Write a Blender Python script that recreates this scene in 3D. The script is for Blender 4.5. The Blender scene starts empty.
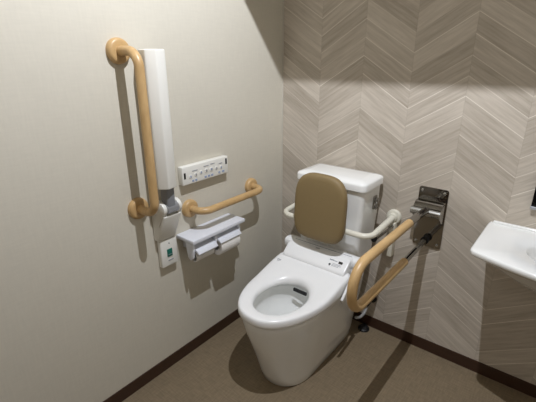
import bpy, bmesh, math, random
from mathutils import Vector, Matrix
PI = math.pi
random.seed(4)
sc = bpy.context.scene
col = sc.collection

# ------------------------------------------------------------------ materials
def lin(c):
    return tuple(((v/255.0)/12.92 if v/255.0 <= 0.04045 else ((v/255.0+0.055)/1.055)**2.4) for v in c)+(1.0,)

def mat(name, rgb, rough=0.5, metal=0.0, coat=0.0, noise=0.0, nscale=40.0, bump=0.0, bscale=200.0, spec=0.5):
    m = bpy.data.materials.new(name); m.use_nodes = True
    nt = m.node_tree; b = nt.nodes['Principled BSDF']
    b.inputs['Roughness'].default_value = rough
    b.inputs['Metallic'].default_value = metal
    b.inputs['Coat Weight'].default_value = coat
    b.inputs['Coat Roughness'].default_value = 0.08
    b.inputs['Specular IOR Level'].default_value = spec
    c = lin(rgb)
    tc = nt.nodes.new('ShaderNodeTexCoord')
    n = nt.nodes.new('ShaderNodeTexNoise'); n.inputs['Scale'].default_value = nscale
    n.inputs['Detail'].default_value = 4
    nt.links.new(tc.outputs['Object'], n.inputs['Vector'])
    mix = nt.nodes.new('ShaderNodeMix'); mix.data_type = 'RGBA'
    k = noise
    mix.inputs['A'].default_value = tuple(v*(1-k) for v in c[:3])+(1,)
    mix.inputs['B'].default_value = tuple(min(1, v*(1+k)) for v in c[:3])+(1,)
    nt.links.new(n.outputs['Fac'], mix.inputs['Factor'])
    nt.links.new(mix.outputs['Result'], b.inputs['Base Color'])
    if bump:
        n2 = nt.nodes.new('ShaderNodeTexNoise'); n2.inputs['Scale'].default_value = bscale
        nt.links.new(tc.outputs['Object'], n2.inputs['Vector'])
        bp = nt.nodes.new('ShaderNodeBump'); bp.inputs['Strength'].default_value = bump
        bp.inputs['Distance'].default_value = 0.002
        nt.links.new(n2.outputs['Fac'], bp.inputs['Height'])
        nt.links.new(bp.outputs['Normal'], b.inputs['Normal'])
    return m

class N:
    """small helper for maths in node trees"""
    def __init__(s, nt): s.nt = nt
    def m(s, op, a, b=None, c=None):
        n = s.nt.nodes.new('ShaderNodeMath'); n.operation = op
        for i, v in enumerate((a, b, c)):
            if v is None: continue
            if isinstance(v, (int, float)): n.inputs[i].default_value = v
            else: s.nt.links.new(v, n.inputs[i])
        return n.outputs[0]

def chevron_mat():
    m = bpy.data.materials.new('chevron_wood_wallpaper'); m.use_nodes = True
    nt = m.node_tree; b = nt.nodes['Principled BSDF']; q = N(nt)
    tc = nt.nodes.new('ShaderNodeTexCoord'); sp = nt.nodes.new('ShaderNodeSeparateXYZ')
    nt.links.new(tc.outputs['Object'], sp.inputs[0])
    X, Z = sp.outputs['X'], sp.outputs['Z']
    W = 0.225
    t = q.m('DIVIDE', q.m('SUBTRACT', X, 0.008-10*W), W)
    ci = q.m('FLOOR', t)                      # column number
    fr = q.m('FRACT', t)
    odd = q.m('MODULO', ci, 2.0)              # column 0 (even) runs downwards to the right
    up = q.m('ADD', q.m('MULTIPLY', odd, q.m('SUBTRACT', 1.0, fr)), q.m('MULTIPLY', q.m('SUBTRACT', 1.0, odd), fr))
    v = q.m('ADD', Z, q.m('MULTIPLY', up, 0.636*W))
    v = q.m('DIVIDE', q.m('SUBTRACT', v, 1.24-0.0763*30), 0.0763)
    pi_ = q.m('FLOOR', v); pf = q.m('FRACT', v)
    cv = nt.nodes.new('ShaderNodeCombineXYZ'); nt.links.new(ci, cv.inputs[0]); nt.links.new(pi_, cv.inputs[1])
    wn = nt.nodes.new('ShaderNodeTexWhiteNoise'); wn.noise_dimensions = '3D'; nt.links.new(cv.outputs[0], wn.inputs['Vector'])
    sepc = nt.nodes.new('ShaderNodeSeparateColor'); nt.links.new(wn.outputs['Color'], sepc.inputs[0])
    r1, r2, r3 = sepc.outputs[0], sepc.outputs[1], sepc.outputs[2]
    # grain runs along the board
    gv = nt.nodes.new('ShaderNodeCombineXYZ')
    nt.links.new(q.m('MULTIPLY', v, 2.6), gv.inputs[0])
    nt.links.new(q.m('ADD', q.m('MULTIPLY', fr, 0.7), q.m('MULTIPLY', ci, 7.3)), gv.inputs[1])
    nt.links.new(q.m('MULTIPLY', r1, 30.0), gv.inputs[2])
    g1 = nt.nodes.new('ShaderNodeTexNoise'); g1.inputs['Scale'].default_value = 2.2; g1.inputs['Detail'].default_value = 6
    g1.inputs['Roughness'].default_value = 0.65
    nt.links.new(gv.outputs[0], g1.inputs['Vector'])
    tone = q.m('ADD', q.m('MULTIPLY', q.m('SUBTRACT', r1, 0.5), 0.30), q.m('MULTIPLY', q.m('SUBTRACT', g1.outputs['Fac'], 0.5), 1.1))
    fac = q.m('ADD', tone, 0.5)
    ramp = nt.nodes.new('ShaderNodeValToRGB')
    ramp.color_ramp.elements[0].position = 0.0; ramp.color_ramp.elements[0].color = lin((152, 141, 126))
    ramp.color_ramp.elements[1].position = 1.0; ramp.color_ramp.elements[1].color = lin((216, 206, 192))
    nt.links.new(fac, ramp.inputs[0])
    # pale joint lines, on some boards only
    d = q.m('MINIMUM', pf, q.m('SUBTRACT', 1.0, pf))
    line = q.m('MULTIPLY', q.m('LESS_THAN', pf, 0.045), q.m('GREATER_THAN', r2, 0.35))
    line = q.m('MULTIPLY', line, q.m('ADD', 0.35, q.m('MULTIPLY', r3, 0.65)))
    mix = nt.nodes.new('ShaderNodeMix'); mix.data_type = 'RGBA'
    nt.links.new(line, mix.inputs['Factor']); nt.links.new(ramp.outputs[0], mix.inputs['A'])
    mix.inputs['B'].default_value = lin((226, 218, 205))
    # faint darker vertical joint between the columns
    e = q.m('LESS_THAN', q.m('MINIMUM', fr, q.m('SUBTRACT', 1.0, fr)), 0.008)
    mix2 = nt.nodes.new('ShaderNodeMix'); mix2.data_type = 'RGBA'
    nt.links.new(q.m('MULTIPLY', e, 0.12), mix2.inputs['Factor']); nt.links.new(mix.outputs['Result'], mix2.inputs['A'])
    mix2.inputs['B'].default_value = lin((120, 108, 95))
    nt.links.new(mix2.outputs['Result'], b.inputs['Base Color'])
    b.inputs['Roughness'].default_value = 0.6; b.inputs['Specular IOR Level'].default_value = 0.3
    bp = nt.nodes.new('ShaderNodeBump'); bp.inputs['Strength'].default_value = 0.15; bp.inputs['Distance'].default_value = 0.002
    nt.links.new(g1.outputs['Fac'], bp.inputs['Height']); nt.links.new(bp.outputs[0], b.inputs['Normal'])
    return m

def woven_mat(name, rgb, scale, amp, bumpk, rough, warp=0.0):
    m = bpy.data.materials.new(name); m.use_nodes = True
    nt = m.node_tree; b = nt.nodes['Principled BSDF']; q = N(nt)
    tc = nt.nodes.new('ShaderNodeTexCoord')
    h = None
    outs = []
    for sx in ((1.0, 0.12, 1.0), (0.12, 1.0, 0.12)):
        mp = nt.nodes.new('ShaderNodeMapping'); mp.inputs['Scale'].default_value = sx
        nt.links.new(tc.outputs['Object'], mp.inputs['Vector'])
        n = nt.nodes.new('ShaderNodeTexNoise'); n.inputs['Scale'].default_value = scale; n.inputs['Detail'].default_value = 3
        nt.links.new(mp.outputs[0], n.inputs['Vector']); outs.append(n.outputs['Fac'])
    s = q.m('MULTIPLY', q.m('ADD', outs[0], outs[1]), 0.5)
    n3 = nt.nodes.new('ShaderNodeTexNoise'); n3.inputs['Scale'].default_value = 3.0
    nt.links.new(tc.outputs['Object'], n3.inputs['Vector'])
    f = q.m('ADD', q.m('MULTIPLY', q.m('SUBTRACT', s, 0.5), 4*amp), q.m('MULTIPLY', q.m('SUBTRACT', n3.outputs['Fac'], 0.5), amp*0.6))
    c = lin(rgb)
    ramp = nt.nodes.new('ShaderNodeValToRGB')
    ramp.color_ramp.elements[0].color = tuple(v*0.55 for v in c[:3])+(1,)
    ramp.color_ramp.elements[1].color = tuple(v*1.45 for v in c[:3])+(1,)
    nt.links.new(q.m('ADD', f, 0.5), ramp.inputs[0]); nt.links.new(ramp.outputs[0], b.inputs['Base Color'])
    b.inputs['Roughness'].default_value = rough; b.inputs['Specular IOR Level'].default_value = 0.35
    bp = nt.nodes.new('ShaderNodeBump'); bp.inputs['Strength'].default_value = bumpk; bp.inputs['Distance'].default_value = 0.002
    nt.links.new(s, bp.inputs['Height']); nt.links.new(bp.outputs[0], b.inputs['Normal'])
    return m

def wood_grip_mat(name, a, bcol, rough=0.38):
    m = bpy.data.materials.new(name); m.use_nodes = True
    nt = m.node_tree; b = nt.nodes['Principled BSDF']
    tc = nt.nodes.new('ShaderNodeTexCoord'); mp = nt.nodes.new('ShaderNodeMapping')
    mp.inputs['Scale'].default_value = (60, 12, 12)
    nt.links.new(tc.outputs['Object'], mp.inputs['Vector'])
    n = nt.nodes.new('ShaderNodeTexNoise'); n.inputs['Scale'].default_value = 1.2; n.inputs['Detail'].default_value = 4
    nt.links.new(mp.outputs[0], n.inputs['Vector'])
    r = nt.nodes.new('ShaderNodeValToRGB')
    r.color_ramp.elements[0].position = 0.3; r.color_ramp.elements[0].color = lin(a)
    r.color_ramp.elements[1].position = 0.7; r.color_ramp.elements[1].color = lin(bcol)
    nt.links.new(n.outputs['Fac'], r.inputs[0]); nt.links.new(r.outputs[0], b.inputs['Base Color'])
    b.inputs['Roughness'].default_value = rough
    return m

M = {}
M['wall'] = woven_mat('cream_wallpaper', (207, 201, 186), 140, 0.05, 0.08, 0.7)
M['plainwall'] = mat('plain_wall', (196, 190, 178), 0.8, noise=0.03)
M['ceil'] = mat('ceiling_white', (215, 212, 205), 0.85, noise=0.02)
M['chev'] = chevron_mat()
M['floor'] = woven_mat('woven_vinyl_floor', (128, 113, 91), 170, 0.32, 0.25, 0.45)
M['base'] = mat('dark_wood_baseboard', (60, 38, 25), 0.45, noise=0.2, nscale=30)
M['door'] = mat('door_brown', (74, 56, 42), 0.5, noise=0.15, nscale=12)
M['grip'] = wood_grip_mat('tan_wood_grip', (184, 150, 102), (203, 169, 119))
M['ceramic'] = mat('white_ceramic', (240, 240, 237), 0.12, coat=0.5, noise=0.01)
M['plastic'] = mat('white_plastic', (231, 229, 221), 0.3, noise=0.01)
M['seatpl'] = mat('seat_plastic', (242, 242, 241), 0.25, noise=0.01)
M['cream'] = mat('cream_white_coating', (226, 222, 206), 0.3, noise=0.02)
M['holder'] = mat('holder_white', (222, 224, 230), 0.35, noise=0.01)
M['grey'] = mat('grey_plastic', (128, 130, 134), 0.4, noise=0.03)
M['greymetal'] = mat('satin_grey_metal', (170, 172, 176), 0.3, metal=0.6, noise=0.03)
M['chrome'] = mat('polished_steel', (158, 155, 150), 0.07, metal=1.0, noise=0.02)
M['black'] = mat('black_rubber', (18, 18, 20), 0.5, noise=0.1)
M['blackgloss'] = mat('black_gloss', (8, 8, 9), 0.08)
M['pad'] = mat('brown_vinyl', (133, 113, 76), 0.6, noise=0.04, bump=0.08, bscale=400)
M['paper'] = mat('tissue_paper', (226, 222, 216), 0.9, noise=0.03, bump=0.3, bscale=150)
M['green'] = mat('green_button', (10, 104, 88), 0.35, noise=0.05)
M['mark'] = mat('grey_print', (150, 153, 160), 0.5)
M['bluemark'] = mat('blue_print', (150, 164, 192), 0.5)
M['water'] = mat('toilet_water', (205, 210, 208), 0.03)
M['hose'] = mat('grey_hose', (150, 150, 148), 0.4, noise=0.1, nscale=300)
M['screw'] = mat('screw_steel', (190, 190, 186), 0.25, metal=1.0)

# ------------------------------------------------------------------ object helpers
ROOTLOC = {}
def root_of(o):
    while o.parent: o = o.parent
    return o
def thing(name, label, cat, loc, group=None):
    o = bpy.data.objects.new(name, None); col.objects.link(o)
    o.location = loc; o.empty_display_size = 0.05
    o['label'] = label; o['category'] = cat
    if group: o['group'] = group
    return o
def obj(name, bm, m, parent=None, loc=None, smooth=True, label=None, angle=40):
    """bm is in world coordinates; it becomes ONE mesh object"""
    off = Vector(root_of(parent).location) if parent else Vector(loc or (0, 0, 0))
    bmesh.ops.recalc_face_normals(bm, faces=bm.faces)
    for v in bm.verts: v.co -= off
    me = bpy.data.meshes.new(name); bm.to_mesh(me); bm.free()
    me.materials.append(m)
    if smooth:
        for p in me.polygons: p.use_smooth = True
        me.set_sharp_from_angle(angle=math.radians(angle))
    o = bpy.data.objects.new(name, me); col.objects.link(o)
    if parent: o.parent = parent
    else: o.location = off
    if label: o['label'] = label
    return o
def tag(o, label, cat, group=None):
    o['label'] = label; o['category'] = cat
    if group: o['group'] = group
    return o
def struct(name, bm, m, smooth=False):
    o = obj(name, bm, m, smooth=smooth); o['kind'] = 'structure'; return o

def box(bm, x0, x1, y0, y1, z0, z1, bev=0.0, seg=3, only=None):
    t = bmesh.new()
    vs = [t.verts.new((x, y, z)) for x in (x0, x1) for y in (y0, y1) for z in (z0, z1)]
    for f in ((0,1,3,2),(4,6,7,5),(0,4,5,1),(2,3,7,6),(0,2,6,4),(1,5,7,3)): t.faces.new([vs[i] for i in f])
    if bev:
        ed = [e for e in t.edges if only is None or only(e)]
        bmesh.ops.bevel(t, geom=ed, offset=bev, segments=seg, affect='EDGES', profile=0.5)
    me = bpy.data.meshes.new('tmp'); t.to_mesh(me); t.free(); bm.from_mesh(me); bpy.data.meshes.remove(me)
    return bm
def newbox(*a, **k): return box(bmesh.new(), *a, **k)

def fillet(pts, rad, n=8):
    pts = [Vector(p) for p in pts]; out = [pts[0]]
    for i in range(1, len(pts)-1):
        a, b, c = pts[i-1], pts[i], pts[i+1]
        r = rad[i-1] if isinstance(rad, (list, tuple)) else rad
        u = (a-b).normalized(); v = (c-b).normalized()
        ang = u.angle(v); t = min(r/math.tan(ang/2), 0.49*(a-b).length if i > 1 else 0.98*(a-b).length, 0.98*(c-b).length)
        rr = t*math.tan(ang/2)
        cen = b+(u+v).normalized()*(rr/math.sin(ang/2))
        s = (b+u*t)-cen; e = (b+v*t)-cen
        for k in range(n+1):
            out.append(cen+s.normalized().slerp(e.normalized(), k/n)*s.length if s.angle(e) > 1e-4 else cen+s)
    out.append(pts[-1]); return out
def tube(bm, pts, r, seg=20, cap=True):
    pts = [Vector(p) for p in pts]
    tan = []
    for i in range(len(pts)):
        a = pts[max(0, i-1)]; b = pts[min(len(pts)-1, i+1)]; tan.append((b-a).normalized())
    up = Vector((0, 0, 1)) if abs(tan[0].z) < 0.9 else Vector((1, 0, 0))
    nrm = (up-tan[0]*up.dot(tan[0])).normalized(); rings = []
    for i, p in enumerate(pts):
        if i: nrm = (nrm-tan[i]*nrm.dot(tan[i])).normalized()
        bi = tan[i].cross(nrm)
        rr = r[i] if isinstance(r, list) else r
        rings.append([bm.verts.new(p+(nrm*math.cos(2*PI*k/seg)+bi*math.sin(2*PI*k/seg))*rr) for k in range(seg)])
    for a, b in zip(rings, rings[1:]):
        for k in range(seg): bm.faces.new((a[k], a[(k+1) % seg], b[(k+1) % seg], b[k]))
    if cap: bm.faces.new(rings[0][::-1]); bm.faces.new(rings[-1])
    return bm
def lathe(bm, base, axis, prof, seg=32):
    """prof: list of (distance along axis, radius)"""
    ax = Vector(axis).normalized()
    up = Vector((0, 0, 1)) if abs(ax.z) < 0.9 else Vector((1, 0, 0))
    u = (up-ax*up.dot(ax)).normalized(); w = ax.cross(u); rings = []
    for d, r in prof:
        rings.append([bm.verts.new(Vector(base)+ax*d+(u*math.cos(2*PI*k/seg)+w*math.sin(2*PI*k/seg))*max(r, 1e-4)) for k in range(seg)])
    for a, b in zip(rings, rings[1:]):
        for k in range(seg): bm.faces.new((a[k], a[(k+1) % seg], b[(k+1) % seg], b[k]))
    bm.faces.new(rings[0][::-1]); bm.faces.new(rings[-1])
    return bm
def loft(bm, rings, cap0=True, cap1=True, loop=False):
    vr = [[bm.verts.new(p) for p in r] for r in rings]; n = len(rings[0])
    prs = list(zip(vr, vr[1:]))+([(vr[-1], vr[0])] if loop else [])
    for a, b in prs:
        for k in range(n): bm.faces.new((a[k], a[(k+1) % n], b[(k+1) % n], b[k]))
    if not loop:
        if cap0: bm.faces.new(vr[0][::-1])
        if cap1: bm.faces.new(vr[-1])
    return bm
def prism(bm, poly, axis, a, b, bev=0.0, seg=3):
    """poly in the plane normal to axis; axis 'x' -> (y,z), 'y' -> (x,z), 'z' -> (x,y)"""
    def P(q, t): return (t, q[0], q[1]) if axis == 'x' else ((q[0], t, q[1]) if axis == 'y' else (q[0], q[1], t))
    t = bmesh.new()
    r0 = [t.verts.new(P(q, a)) for q in poly]; r1 = [t.verts.new(P(q, b)) for q in poly]
    n = len(poly)
    for k in range(n): t.faces.new((r0[k], r0[(k+1) % n], r1[(k+1) % n], r1[k]))
    t.faces.new(r0[::-1]); t.faces.new(r1)
    if bev: bmesh.ops.bevel(t, geom=t.edges[:], offset=bev, segments=seg, affect='EDGES', profile=0.5)
    me = bpy.data.meshes.new('tmp'); t.to_mesh(me); t.free(); bm.from_mesh(me); bpy.data.meshes.remove(me)
    return bm
def sgn(v): return -1 if v < 0 else 1
def sell(cx, cy, a, bf, bb, nf, nb, z, n=64):
    """plan outline: front half (towards -y) depth bf exponent nf, back half depth bb exponent nb"""
    out = []
    for k in range(n):
        t = 2*PI*k/n; c, s = math.cos(t), math.sin(t)
        e = nf if s < 0 else nb; b = bf if s < 0 else bb
        out.append((cx+a*sgn(c)*abs(c)**(2/e), cy+b*sgn(s)*abs(s)**(2/e), z))
    return out
def rrect(cx, cy, hx, hy, r, n=6):
    out = []
    for (sx, sy, a0) in ((1, 1, 0), (-1, 1, PI/2), (-1, -1, PI), (1, -1, 3*PI/2)):
        for k in range(n+1):
            a = a0+PI/2*k/n
            out.append((cx+sx*(hx-r)+r*math.cos(a), cy+sy*(hy-r)+r*math.sin(a)))
    return out

# ------------------------------------------------------------------ room
XR, YF, ZC = 2.05, -2.45, 2.44
struct('floor', newbox(-0.1, XR+0.1, YF-0.1, 0.1, -0.1, 0), M['floor'])
struct('wall_left', newbox(-0.1, 0, YF-0.1, 0.1, 0, 2.75), M['wall'])
struct('wall_back', newbox(0, XR, 0, 0.1, 0, 2.75), M['chev'])
struct('wall_right', newbox(XR, XR+0.1, YF-0.1, 0.1, 0, 2.75), M['plainwall'])
struct('wall_front', newbox(0, XR, YF-0.1, YF, 0, 2.75), M['plainwall'])
bm = newbox(0, XR, YF, -0.74, 2.50, 2.6)
box(bm, 0, XR, -0.74, 0, 2.20, 2.6)          # lower ceiling over the toilet end
struct('ceiling', bm, M['ceil'])
struct('shade_fascia', newbox(0, XR, -0.752, -0.74, 2.198, 2.5), M['base'])  # unseen fascia, added dark to limit bounce; its lower edge cuts the downlight
struct('unseen_dark_door', newbox(0.25, 1.75, YF, YF+0.03, 0, 2.0, bev=0.004), M['door'])  # unseen door, widened and darkened to cut fill and darken steel reflections
struct('baseboard_left', newbox(0, 0.005, YF, 0, 0, 0.061), M['base'])
struct('baseboard_back', newbox(0.005, XR, -0.005, 0, 0, 0.061), M['base'])
struct('baseboard_right', newbox(XR-0.005, XR, YF, -0.005, 0, 0.061), M['base'])
struct('trim_1', newbox(0.0, 0.007, -0.003, 0, 0.061, 2.2), M['plainwall'])

# ------------------------------------------------------------------ grab bars
def flange(r=0.043, d=0.022):
    return [(0, r), (d*0.45, r), (d*0.75, r*0.96), (d*0.95, r*0.86), (d, r*0.7), (d, 0.001)]
t = thing('grab_bar', 'long vertical tan wood-look grab bar on the cream wall, left of the white folded armrest', 'grab bar', (0, -0.9425, 1.12), 'tan wall grab bars')
zt, zb, yb = 1.412, 0.835, -0.9425
obj('bar', tube(bmesh.new(), fillet([(0.012, yb, zt), (0.120, yb, zt), (0.120, yb, zb), (0.012, yb, zb)], 0.055, 10), 0.0165, 24), M['grip'], t)
for z in (zt, zb): obj('wall_flange', lathe(bmesh.new(), (0, yb, z), (1, 0, 0), flange()), M['grip'], t)
t = thing('grab_bar', 'short horizontal tan wood-look grab bar above the paper holder shelf', 'grab bar', (0, -0.48, 0.757), 'tan wall grab bars')
obj('bar', tube(bmesh.new(), fillet([(0.012, -0.688, 0.757), (0.092, -0.688, 0.757), (0.092, -0.275, 0.757), (0.012, -0.275, 0.757)], 0.05, 10), 0.0165, 24), M['grip'], t)
for y in (-0.688, -0.275): obj('wall_flange', lathe(bmesh.new(), (0, y, 0.757), (1, 0, 0), flange(0.041)), M['grip'], t)

# ------------------------------------------------------------------ folded armrest
t = thing('folding_armrest', 'white folding armrest standing upright against the cream wall beside the long tan bar', 'armrest', (0, -0.845, 0.64))
sec = [(0.030, -0.884), (0.030, -0.836), (0.080, -0.810), (0.112, -0.828), (0.122, -0.872), (0.092, -0.900)]
bm = bmesh.new(); prism(bm, sec, 'z', 0.916, 1.418, 0.006)
obj('arm', bm, M['plastic'], t, angle=25)
obj('hinge_link', newbox(0.052, 0.094, -0.866, -0.828, 0.825, 0.93, bev=0.004), M['grey'], t, label='grey hinge link')
bm = bmesh.new(); prism(bm, [(0, 0.838), (0.045, 0.838), (0.05, 0.80), (0.088, 0.795), (0.03, 0.670), (0, 0.670)], 'y', -0.884, -0.796, 0.005)
wb = obj('wall_bracket', bm, M['plastic'], t, angle=25)
for ys in ((-0.886, -0.868), (-0.813, -0.795)):
    e = bmesh.new()
    pts = [(0.012, 0.852)]
    for k in range(9):
        a = PI*0.5 - PI*0.85*k/8
        pts.append((0.066+0.028*math.cos(a), 0.824+0.028*math.sin(a)))
    pts += [(0.05, 0.74), (0.012, 0.74)]
    prism(e, pts, 'y', ys[0], ys[1], 0.004, 2)
    obj('hinge_ear', e, M['plastic'], wb, angle=30)
obj('hinge_pin', lathe(bmesh.new(), (0.078, -0.868, 0.824), (0, 1, 0), [(0, 0.020), (0.055, 0.020)], 24), M['greymetal'], t, label='satin grey hinge pin')

# ------------------------------------------------------------------ remote control panel
t = thing('remote_control_panel', 'white rectangular toilet control panel with grey buttons on the cream wall', 'control panel', (0, -0.592, 0.87))
obj('casing', newbox(0, 0.030, -0.733, -0.460, 0.876, 0.957, bev=0.004), M['plastic'], t)
def chip(x, y0, y1, z0, z1, th=0.001): return newbox(x-0.0005, x+th, y0, y1, z0, z1)
obj('display', chip(0.0305, -0.7255, -0.7165, 0.905, 0.931), M['blackgloss'], t, label='black display slot')
obj('display', chip(0.0305, -0.4785, -0.4695, 0.921, 0.947), M['blackgloss'], t, label='black display slot')
for i, (yy, zz, w, h) in enumerate([(a_-0.005, b_+0.004, c_, d_) for a_, b_, c_, d_ in [(-0.685, 0.905, .018, .018), (-0.655, 0.908, .018, .018), (-0.625, 0.911, .018, .018),
        (-0.594, 0.912, .022, .022), (-0.563, 0.912, .022, .022), (-0.532, 0.910, .018, .018), (-0.503, 0.908, .016, .016), (-0.49, 0.887, .014, .008), (-0.515, 0.886, .01, .008), (-0.672, 0.884, .01, .008), (-0.655, 0.884, .01, .008), (-0.600, 0.885, .012, .008), (-0.580, 0.885, .012, .008), (-0.560, 0.885, .012, .008)]]):
    b = lathe(bmesh.new(), (0.0295, yy, zz), (1, 0, 0), [(0, w/2), (0.002, w/2), (0.0026, w/2-0.001)], 16) if w > .014 else chip(0.0305, yy-w/2, yy+w/2, zz-h/2, zz+h/2)
    ob = obj('button', b, M['plastic'] if w > .014 else M['bluemark'], t)
    if w > .014:
        for dz, ww in ((0.004, 0.3), (0.0, 0.45), (-0.004, 0.25)):
            obj('button_mark', chip(0.0325, yy-w*ww/2, yy+w*ww/2, zz+dz-0.0012, zz+dz+0.0012), M['mark'] if i % 2 else M['bluemark'], ob)
for yy, zz, w in ((-0.66, 0.927, .03), (-0.594, 0.934, .03), (-0.555, 0.936, .025), (-0.505, 0.928, .02)):
    yy -= 0.005; zz += 0.004
    obj('printed_text', chip(0.0305, yy-w/2, yy+w/2, zz-0.0015, zz+0.0015), M['mark'], t)

# ------------------------------------------------------------------ call button
t = thing('call_button', 'small white wall call plate with a square green button, below the folded armrest', 'call button', (0, -0.829, 0.527))
obj('plate', newbox(0, 0.026, -0.874, -0.789, 0.540, 0.667, bev=0.005), M['plastic'], t)
b = obj('button', newbox(0.0255, 0.029, -0.845, -0.819, 0.585, 0.620, bev=0.001), M['green'], t, label='green square button')
obj('button_mark', chip(0.029, -0.842, -0.823, 0.594, 0.596), M['mark'], b)
obj('indicator', lathe(bmesh.new(), (0.0255, -0.831, 0.646), (1, 0, 0), [(0, 0.0025), (0.0015, 0.0025)], 12), M['black'], t, label='tiny dark indicator')
obj('printed_text', chip(0.0265, -0.842, -0.816, 0.565, 0.569), M['mark'], t)

# ------------------------------------------------------------------ paper holder
t = thing('toilet_paper_holder', 'white double toilet paper holder with a shelf top under the short tan grab bar', 'paper holder', (0, -0.605, 0.52))
obj('shelf', newbox(0.0, 0.115, -0.772, -0.445, 0.638, 0.657, bev=0.004), M['holder'], t)
obj('back_plate', newbox(0.0, 0.02, -0.74, -0.47, 0.585, 0.6385, bev=0.003), M['holder'], t)
for y0 in (-0.766, -0.634, -0.478):
    b = bmesh.new(); prism(b, [(0.05, 0.639), (0.10, 0.639), (0.103, 0.60), (0.097, 0.565), (0.080, 0.550), (0.064, 0.562), (0.062, 0.61)], 'y', y0, y0+0.012, 0.003, 2)
    obj('bracket', b, M['holder'], t, angle=30)
for i, (a, b_) in enumerate(((-0.754, -0.634), (-0.622, -0.478))):
    zz = 0.0 if i else -0.004
    f = bmesh.new()
    prism(f, [(0.045, 0.626+zz), (0.050, 0.631+zz), (0.112, 0.606+zz), (0.124, 0.592+zz), (0.120, 0.588+zz), (0.106, 0.599+zz)], 'y', a+0.003, b_-0.003, 0.0012, 2)
    obj('flap', f, M['holder'], t, angle=30)
    obj('spindle', tube(bmesh.new(), [(0.078, a-0.002, 0.560), (0.078, b_+0.002, 0.560)], 0.008, 16), M['greymetal'], t)
def roll(y0, y1, ro, label):
    b = bmesh.new(); seg = 40; rings = []
    for (yy, r) in ((y0, 0.019), (y0, ro-0.002), (y0+0.002, ro), (y1-0.002, ro), (y1, ro-0.002), (y1, 0.019)):
        rings.append([(0.078+r*math.cos(2*PI*k/seg), yy, 0.560+r*math.sin(2*PI*k/seg)) for k in range(seg)])
    loft(b, rings, loop=True)
    o = obj('toilet_paper_roll', b, M['paper'], loc=(0.078, (y0+y1)/2, 0.560)); tag(o, label, 'toilet paper', 'toilet paper rolls in the double holder')
roll(-0.612, -0.488, 0.044, 'fuller white paper roll in the right half of the holder, nearer the corner')
roll(-0.746, -0.642, 0.024, 'nearly used-up paper roll under the left flap of the holder')

# ------------------------------------------------------------------ toilet
XC = 0.440
t = thing('toilet', 'white floor-standing toilet with tank and bidet seat in front of the chevron wall', 'toilet', (XC, -0.40, 0))
HC = (XC+0.006, -0.585)
rings = []
prof = [(0.0, 0.118, 0.150, 0.352), (0.006, 0.122, 0.156, 0.352), (0.05, 0.128, 0.170, 0.352), (0.12, 0.137, 0.190, 0.352), (0.20, 0.150, 0.217, 0.352),
        (0.28, 0.163, 0.245, 0.352), (0.34, 0.171, 0.262, 0.352), (0.375, 0.175, 0.270, 0.352), (0.392, 0.173, 0.268, 0.350), (0.398, 0.166, 0.260, 0.345)]
for z, a, bf, bb in prof: rings.append(sell(XC, -0.50, a, bf, bb+0.08, 2.2, 7, z))
def hole(a, bf, bb, z, cy=HC[1]): return sell(HC[0], cy, a, bf, bb, 2.1, 2.1, z)
for z, a, bf, bb in [(0.398, 0.124, 0.162, 0.158), (0.392, 0.117, 0.155, 0.152), (0.37, 0.121, 0.160, 0.156), (0.335, 0.121, 0.160, 0.156), (0.315, 0.117, 0.154, 0.152),
                     (0.285, 0.098, 0.124, 0.128), (0.25, 0.072, 0.085, 0.10), (0.20, 0.045, 0.05, 0.07), (0.12, 0.03, 0.03, 0.04)]:
    rings.append(hole(a, bf, bb, z, HC[1]+(0.398-z)*0.12))
bm = bmesh.new(); loft(bm, rings)
obj('bowl', bm, M['ceramic'], t, angle=50)
bm = bmesh.new(); loft(bm, [hole(0.066, 0.077, 0.092, 0.242, HC[1]+0.019), hole(0.0665, 0.0775, 0.0925, 0.2435, HC[1]+0.019)])
obj('water', bm, M['water'], t, angle=30)
# seat ring
o0 = sell(XC, -0.40, 0.194, 0.387, 0.115, 2.3, 7, 0, 96); i0 = sell(HC[0], HC[1], 0.104, 0.140, 0.138, 2.1, 2.1, 0, 96)
def lift(y, z):
    k = min(1, max(0, (y+0.56)/0.26)); k = k*k*(3-2*k)
    return z+0.040*k*min(1, max(0, (z-0.405)/0.02))
def lerp(s, z):
    return [(i[0]+(o[0]-i[0])*s, i[1]+(o[1]-i[1])*s, lift(i[1]+(o[1]-i[1])*s, z)) for i, o in zip(i0, o0)]
sp = [(0.06, .401), (0.0, .404), (-0.015, .411), (0.0, .420), (0.05, .427), (0.15, .431), (0.35, .434), (0.6, .436), (0.82, .436), (0.92, .434), (0.97, .429), (0.995, .421), (1.0, .411), (0.99, .403), (0.95, .399), (0.5, .399)]
bm = bmesh.new(); loft(bm, [lerp(s, z) for s, z in sp], loop=True)
st = obj('seat', bm, M['seatpl'], t, angle=60)
for dx, dy, w, d in ((-0.008, 0.0, .006, .008), (0.0, 0.001, .006, .005), (0.007, 0.0, .004, .009), (-0.004, -0.009, .004, .004), (0.004, -0.009, .006, .004)):
    obj('printed_mark', newbox(0.283+dx-w/2, 0.283+dx+w/2, -0.388+dy-d/2, -0.388+dy+d/2, 0.4600, lift(-0.388+dy, 0.4355)+0.0012), M['mark'], st)
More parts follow.
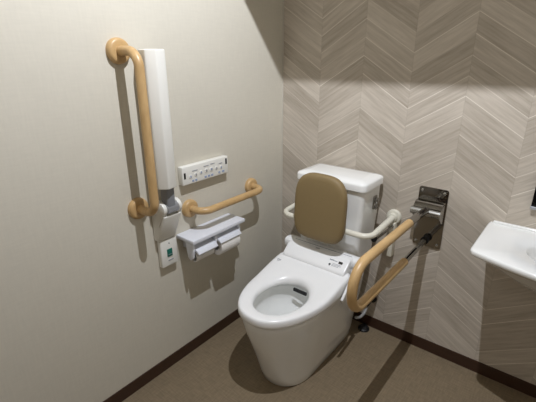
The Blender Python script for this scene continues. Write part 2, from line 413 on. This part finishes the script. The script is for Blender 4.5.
# bidet unit
bm = bmesh.new()
prism(bm, [(-0.210, 0.478), (-0.210, 0.522), (-0.250, 0.530), (-0.272, 0.526), (-0.280, 0.512), (-0.278, 0.482)], 'x', 0.228, 0.648, 0.010, 4)
prism(bm, [(-0.215, 0.400), (-0.215, 0.482), (-0.275, 0.482), (-0.275, 0.400)], 'x', 0.25, 0.632, 0.008, 3)
bu = obj('bidet_unit', bm, M['seatpl'], t, angle=35)
bm = bmesh.new()
prism(bm, [(-0.262, 0.43), (-0.262, 0.529), (-0.292, 0.525), (-0.304, 0.518), (-0.342, 0.490), (-0.350, 0.480), (-0.350, 0.44)], 'x', 0.272, 0.610, 0.006, 3)
fr = obj('front_cover', bm, M['seatpl'], bu, angle=30)
sl = Vector((0, -0.050, -0.040)).normalized(); nn = Vector((0, -0.040, 0.050)).normalized()
sl = Vector((0, -0.038, -0.028)).normalized(); nn = Vector((0, -sl.z*-1, 0)) if False else Vector((0, sl.z, -sl.y)).normalized()
def slab(x0, x1, s0, s1, m, name='printed_text', th=0.0012, label=None):
    o = Vector((0, -0.304, 0.518)); b = bmesh.new(); vs = []
    for x in (x0, x1):
        for s in (s0, s1):
            for h in (-0.001, th):
                p = o+sl*s+nn*h; vs.append(b.verts.new((x, p.y, p.z)))
    for f in ((0,1,3,2),(4,6,7,5),(0,4,5,1),(2,3,7,6),(0,2,6,4),(1,5,7,3)): b.faces.new([vs[i] for i in f])
    obj(name, b, m, bu, smooth=False, label=label)
slab(0.563, 0.583, 0.004, 0.016, M['blackgloss'], 'sensor_window', label='black sensor window')
slab(0.524, 0.529, 0.026, 0.038, M['black'])
slab(0.521, 0.532, 0.030, 0.033, M['black'])
slab(0.517, 0.540, 0.005, 0.010, M['mark'])
slab(0.542, 0.556, 0.007, 0.010, M['mark'])
slab(0.537, 0.580, 0.022, 0.0235, M['mark']); slab(0.537, 0.582, 0.028, 0.0295, M['mark']); slab(0.537, 0.572, 0.034, 0.0355, M['mark'])
obj('groove', newbox(0.285, 0.600, -0.2575, -0.2555, 0.5275, 0.5300), M['mark'], bu, label='thin dark groove along the top')
obj('printed_text', newbox(0.418, 0.440, -0.279, -0.274, 0.522, 0.5283), M['mark'], bu)
bm = bmesh.new(); prism(bm, [(-0.290, 0.500), (-0.298, 0.520), (-0.425, 0.406), (-0.418, 0.388)], 'x', 0.641, 0.652, 0.002, 2)
obj('side_lever', bm, M['seatpl'], t, angle=30)
obj('nozzle_cover', newbox(0.418, 0.490, -0.464, -0.452, 0.380, 0.396, bev=0.004), M['black'], t, label='black nozzle cover inside the bowl')
# tank
TX, TY = 0.440, -0.125
bm = bmesh.new(); rg = []
for z, hx, hy in [(0.398, 0.150, 0.088), (0.402, 0.156, 0.092), (0.55, 0.164, 0.094), (0.72, 0.171, 0.096), (0.831, 0.174, 0.097)]:
    rg.append([(x, y, z) for x, y in rrect(TX, TY, hx, hy, 0.024, 8)])
loft(bm, rg); tk = obj('tank', bm, M['ceramic'], t, angle=50)
bm = bmesh.new(); rg = []
for z, g in [(0.8325, -0.004), (0.835, 0.0), (0.861, 0.0), (0.866, -0.002), (0.870, -0.007), (0.876, -0.024), (0.879, -0.05)]:
    rg.append([(x, y, z) for x, y in rrect(TX, TY-0.001, 0.184+g, 0.106+g, max(0.006, 0.028+g*0.4), 8)])
loft(bm, rg); obj('tank_lid', bm, M['ceramic'], t, angle=45)
obj('flush_plate', newbox(TX+0.168, TX+0.180, -0.112, -0.078, 0.722, 0.786, bev=0.003), M['chrome'], tk, label='chrome flush plate')
b = bmesh.new(); lathe(b, (TX+0.178, -0.095, 0.765), (1, 0, 0), [(0, 0.013), (0.014, 0.013), (0.017, 0.010)], 20)
tube(b, fillet([(TX+0.188, -0.095, 0.765), (TX+0.190, -0.108, 0.755), (TX+0.190, -0.116, 0.730)], 0.01, 4), 0.006, 12)
obj('flush_lever', b, M['chrome'], tk, label='chrome flush lever')
obj('lever_stop', newbox(TX+0.176, TX+0.190, -0.106, -0.090, 0.722, 0.736, bev=0.003), M['black'], tk)

# ------------------------------------------------------------------ backrest
t = thing('back_support_rail', 'brown padded backrest on a cream white bar around the toilet tank', 'backrest', (0.44, 0, 0.66))
obj('support_bar', tube(bmesh.new(), fillet([(0.68, -0.01, 0.668), (0.68, -0.265, 0.650), (0.205, -0.265, 0.650), (0.205, -0.01, 0.668)], 0.05, 10), 0.0135, 20), M['cream'], t)
for x in (0.68, 0.205):
    obj('wall_flange', lathe(bmesh.new(), (x, 0, 0.668), (0, -1, 0), [(0, 0.036), (0.010, 0.036), (0.015, 0.032), (0.017, 0.022), (0.028, 0.020), (0.030, 0.015)]), M['cream'], t)
obj('sleeve', tube(bmesh.new(), [(0.68, -0.03, 0.667), (0.68, -0.20, 0.6535)], 0.0155, 20), M['cream'], t)
pw, pz0, pz1 = 0.132, 0.588, 0.902
rg = []
def padring(g, y):
    out = []
    hz = (pz1-pz0)/2; cz = (pz1+pz0)/2; n = 72
    for k in range(n):
        a = 2*PI*k/n; c, s = math.cos(a), math.sin(a)
        e = 3.2 if s > 0 else 4.4
        x = 0.443+(pw-g)*sgn(c)*abs(c)**(2/e); z = cz+(hz-g)*sgn(s)*abs(s)**(2/e)
        out.append((x, y+0.05*(z-cz), z))
    return out
for g, y in [(0.02, -0.283), (0.004, -0.284), (0.0, -0.289), (0.0, -0.306), (0.003, -0.313), (0.010, -0.318), (0.025, -0.3205), (0.06, -0.3215)]: rg.append(padring(g, y))
bm = bmesh.new(); loft(bm, rg); obj('pad', bm, M['pad'], t, angle=60, label='brown vinyl pad')
obj('pad_bracket', newbox(0.40, 0.486, -0.286, -0.250, 0.625, 0.690, bev=0.004), M['grey'], t)
b = bmesh.new(); lathe(b, (0.676, -0.200, 0.626), (0.15, -1, 0), [(0, 0.012), (0.020, 0.012), (0.024, 0.009)], 20)
obj('lock_knob', b, M['black'], t, label='black locking knob')
obj('stay', tube(bmesh.new(), [(0.694, -0.005, 0.634), (0.684, -0.205, 0.627)], 0.006, 14), M['chrome'], t, label='thin chrome stay under the bar')
obj('stay_bracket', newbox(0.676, 0.700, -0.04, -0.001, 0.47, 0.648, bev=0.003), M['cream'], t)

# ------------------------------------------------------------------ fold-down rail
FX = 0.842
t = thing('fold_down_rail', 'tan wood-look fold-down handrail looping out from a polished steel wall plate right of the toilet', 'handrail', (FX, 0, 0.56))
obj('wall_plate', newbox(0.781, 0.907, -0.006, 0, 0.563, 0.846, bev=0.010, only=lambda e: abs(e.verts[0].co.y-e.verts[1].co.y) > 1e-4), M['chrome'], t, label='polished steel wall plate')
path = fillet([(FX, -0.075, 0.762), (FX, -0.20, 0.770), (FX, -0.745, 0.774), (FX, -0.745, 0.606), (FX, -0.25, 0.597), (FX, -0.012, 0.600)], [0.05, 0.080, 0.080, 0.05], 10)
# split the loop: wood-look grip in front, bare steel towards the wall
def part_by_y(pts, y):
    first = [p for p in pts]
    i = next(k for k, p in enumerate(first) if p.y < y)
    a = first[i-1].lerp(first[i], (y-first[i-1].y)/(first[i].y-first[i-1].y))
    j = max(k for k, p in enumerate(first) if p.y < y)
    b = first[j].lerp(first[j+1], (y-first[j].y)/(first[j+1].y-first[j].y))
    return first[:i]+[a], [a]+first[i:j+1]+[b], [b]+first[j+1:]
s1, g, s2 = part_by_y(path, -0.275)
obj('grip', tube(bmesh.new(), g, 0.0168, 24), M['grip'], t, label='tan wood-look grip loop')
obj('tube', tube(bmesh.new(), s1, 0.0155, 24), M['chrome'], t, label='steel tube from the pivot')
obj('tube', tube(bmesh.new(), s2, 0.0125, 24), M['chrome'], t, label='lower steel tube')
obj('bumper', lathe(bmesh.new(), (FX, -0.034, 0.600), (0, 1, 0), [(0, 0.018), (0.012, 0.018), (0.014, 0.016), (0.026, 0.016)], 24), M['black'], t, label='black rubber ring')
obj('pivot', lathe(bmesh.new(), (0.776, -0.072, 0.752), (1, 0, 0), [(0, 0.012), (0.002, 0.017), (0.128, 0.017), (0.130, 0.012)], 28), M['screw'], t)
b = bmesh.new(); prism(b, [(-0.006, 0.792), (-0.050, 0.792), (-0.074, 0.774), (-0.074, 0.768), (-0.048, 0.784), (-0.006, 0.784)], 'x', 0.785, 0.903, 0.001, 1)
obj('hood', b, M['chrome'], t, angle=30)
for x in (0.785, 0.897):
    b = bmesh.new(); prism(b, [(-0.004, 0.79), (-0.05, 0.79), (-0.085, 0.762), (-0.082, 0.74), (-0.04, 0.70), (-0.004, 0.69)], 'x', x, x+0.006, 0.001, 1)
    obj('side_bracket', b, M['chrome'], t, angle=30)
for x, z in ((0.796, 0.829), (0.891, 0.829), (0.796, 0.580), (0.891, 0.580)):
    obj('bolt', lathe(bmesh.new(), (x, -0.005, z), (0, -1, 0), [(0, 0.0065), (0.004, 0.0065), (0.0055, 0.004)], 16), M['screw'], t)

# ------------------------------------------------------------------ water supply
t = thing('water_supply_valve', 'grey water hose and stop valve on the wall behind the toilet base', 'valve', (0.60, -0.03, 0))
obj('hose', tube(bmesh.new(), fillet([(0.612, -0.045, 0.170), (0.612, -0.085, 0.130), (0.604, -0.12, 0.118), (0.596, -0.150, 0.135)], 0.04, 8), 0.0075, 14), M['hose'], t)
b = bmesh.new(); lathe(b, (0.612, -0.0, 0.18), (0, -1, 0), [(0, 0.026), (0.006, 0.026), (0.009, 0.012), (0.05, 0.012)], 24)
obj('valve', b, M['black'], t)
b = bmesh.new(); lathe(b, (0.612, -0.05, 0.18), (0, -1, 0), [(0, 0.016), (0.02, 0.016)], 12); obj('handle', b, M['black'], t)
o = obj('floor_drain_cap', lathe(bmesh.new(), (0.600, -0.045, 0.0), (0, 0, 1), [(0, 0.030), (0.008, 0.030), (0.014, 0.022), (0.020, 0.02), (0.022, 0.015)], 28), M['black'], loc=(0.600, -0.045, 0.0))
tag(o, 'small dark round cap on the floor behind the toilet base', 'floor cap')

# ------------------------------------------------------------------ wash basin
t = thing('wash_basin', 'white wall-hung wash basin with a flat side deck at the right edge', 'wash basin', (1.50, 0, 0.6))
BC = (1.50, -0.19); n = 160
def bout(g, z, fb=0.0):
    """deck outline: straight sides, small corner radius, front edge bowed outwards; one point per direction from the bowl centre"""
    out = []; hx = 0.423-g; rc = 0.030
    poly = [(hx, -0.002-g*0.2), (-hx, -0.002-g*0.2)]
    def yf(x): return -(0.322+0.085*(1-(abs(x)/0.423)**2.2))+g
    for k in range(9):
        q = PI+PI/2*k/8; poly.append((-hx+rc+rc*math.cos(q), yf(hx-rc)+rc+rc*math.sin(q)))
    for k in range(1, 24): x = -hx+rc+(2*hx-2*rc)*k/24; poly.append((x, yf(x)))
    for k in range(9):
        q = 1.5*PI+PI/2*k/8; poly.append((hx-rc+rc*math.cos(q), yf(hx-rc)+rc+rc*math.sin(q)))
    c0 = Vector((0, -0.205)); m_ = len(poly)
    for k in range(n):
        a = 2*PI*(k+0.5)/n; d = Vector((math.cos(a), math.sin(a))); best = None
        for i in range(m_):
            p, r = Vector(poly[i])-c0, Vector(poly[(i+1) % m_])-c0; e = r-p
            den = d.x*e.y-d.y*e.x
            if abs(den) < 1e-9: continue
            t_ = (p.x*e.y-p.y*e.x)/den; u_ = (p.x*d.y-p.y*d.x)/den
            if t_ > 0 and -1e-6 <= u_ <= 1+1e-6: best = t_ if best is None else min(best, t_)
        p = c0+d*best; out.append((1.5+p.x, p.y, z))
    return out
def bin_(a, b, z, cy=-0.205):
    return [(BC[0]+a*math.cos(2*PI*(k+.5)/n), cy+b*math.sin(2*PI*(k+.5)/n), z) for k in range(n)]
def under(g, z):
    return [(1.5+(p[0]-1.5)*(1-g*0.9), p[1]*(1-g*0.75)-0.0, z) for p in bout(0.004, z)]
rg = [under(0.62, 0.585), under(0.50, 0.60), under(0.30, 0.655), under(0.14, 0.700), under(0.04, 0.722), bout(0.003, 0.730), bout(0.0, 0.734), bout(0.0, 0.745), bout(0.002, 0.749), bout(0.007, 0.751)]
rg += [bin_(0.268, 0.145, 0.7505), bin_(0.263, 0.140, 0.747), bin_(0.256, 0.134, 0.733), bin_(0.240, 0.115, 0.69), bin_(0.19, 0.09, 0.645), bin_(0.10, 0.05, 0.622), bin_(0.02, 0.02, 0.618)]
bm = bmesh.new(); loft(bm, rg); obj('basin', bm, M['ceramic'], t, angle=50)
obj('back_ledge', newbox(1.093, 1.90, -0.018, -0.001, 0.749, 0.760, bev=0.003), M['ceramic'], t)
obj('drain', lathe(bmesh.new(), (1.5, -0.205, 0.6178), (0, 0, 1), [(0, 0.02), (0.004, 0.02), (0.005, 0.014)], 24), M['chrome'], t)

# ------------------------------------------------------------------ mirror
t = thing('wall_mirror', 'mirror, its dark reflection put in as black glass, with a thin silver lower edge above the wash basin', 'mirror', (1.5, 0, 0.842))
obj('glass', newbox(1.206, 1.80, -0.016, -0.001, 0.850, 1.75), M['blackgloss'], t, smooth=False)  # black colour stands in for the mirror's dark reflection
obj('frame', newbox(1.204, 1.802, -0.020, 0.0, 0.840, 0.851, bev=0.002), M['greymetal'], t)

# ------------------------------------------------------------------ lamps
def lamp(name, x, y, z, power, size, colr, label):
    r = thing(name, label, 'ceiling lamp', (x, y, z))
    obj('trim_ring', lathe(bmesh.new(), (x, y, z+0.06), (0, 0, -1), [(0, 0.05), (0.004, 0.05), (0.006, 0.044)], 32), M['plastic'], r)
    L = bpy.data.lights.new(name+'_bulb', 'SPOT'); L.spot_size = math.radians(158); L.spot_blend = 0.15; L.energy = power; L.shadow_soft_size = size; L.color = colr
    lo = bpy.data.objects.new(name+'_bulb', L); col.objects.link(lo); lo.parent = r; lo.location = (0, 0, 0)
lamp('ceiling_lamp', 0.89, -0.94, 2.43, 98, 0.0035, (0.955, 1.0, 1.09), 'small ceiling downlight in the raised ceiling in front of the toilet')
L = bpy.data.lights.new('added_fill', 'AREA'); L.energy = 3.4; L.shape = 'RECTANGLE'; L.size = 1.4; L.size_y = 0.4; L.color = (1.0, 0.98, 0.94)  # fill light added behind the camera to lift the back wall
lo = bpy.data.objects.new('added_fill', L); col.objects.link(lo); lo.location = (1.0, -2.36, 2.24); lo.rotation_euler = (math.radians(102), 0, 0)

t = thing('fill_housing', 'added white housing for the fill light above the door, out of view', 'fill light', (1.0, YF, 2.24))
obj('housing', newbox(0.28, 1.72, YF, YF+0.05, 2.02, 2.46, bev=0.01), M['plastic'], t)  # housing added around the fill light, never in view

w = bpy.data.worlds.new('world'); sc.world = w; w.use_nodes = True
w.node_tree.nodes['Background'].inputs[0].default_value = (0.02, 0.02, 0.02, 1)

# ------------------------------------------------------------------ camera
f_px, yaw, pitch, roll_ = 392.347, 0.68133175, 0.35483668, -0.00426639
cy, sy, cp, spn = math.cos(yaw), math.sin(yaw), math.cos(pitch), math.sin(pitch)
fw = Vector((-sy*cp, cy*cp, -spn)); rt = Vector((cy, sy, 0)); up = rt.cross(fw)
r2 = rt*math.cos(roll_)+up*math.sin(roll_); u2 = up*math.cos(roll_)-rt*math.sin(roll_)
cam = bpy.data.cameras.new('camera'); cam.sensor_width = 36; cam.lens = f_px/536*36; cam.clip_start = 0.02
co = bpy.data.objects.new('camera', cam); col.objects.link(co)
mw = Matrix(((r2.x, u2.x, -fw.x), (r2.y, u2.y, -fw.y), (r2.z, u2.z, -fw.z))).to_4x4()
mw.translation = Vector((1.30577, -1.73622, 1.395)); co.matrix_world = mw
sc.camera = co

sc.view_settings.view_transform = 'Standard'; sc.view_settings.look = 'None'
sc.view_settings.gamma = 1.0; sc.view_settings.use_curve_mapping = False
sc.view_settings.exposure = 0.0
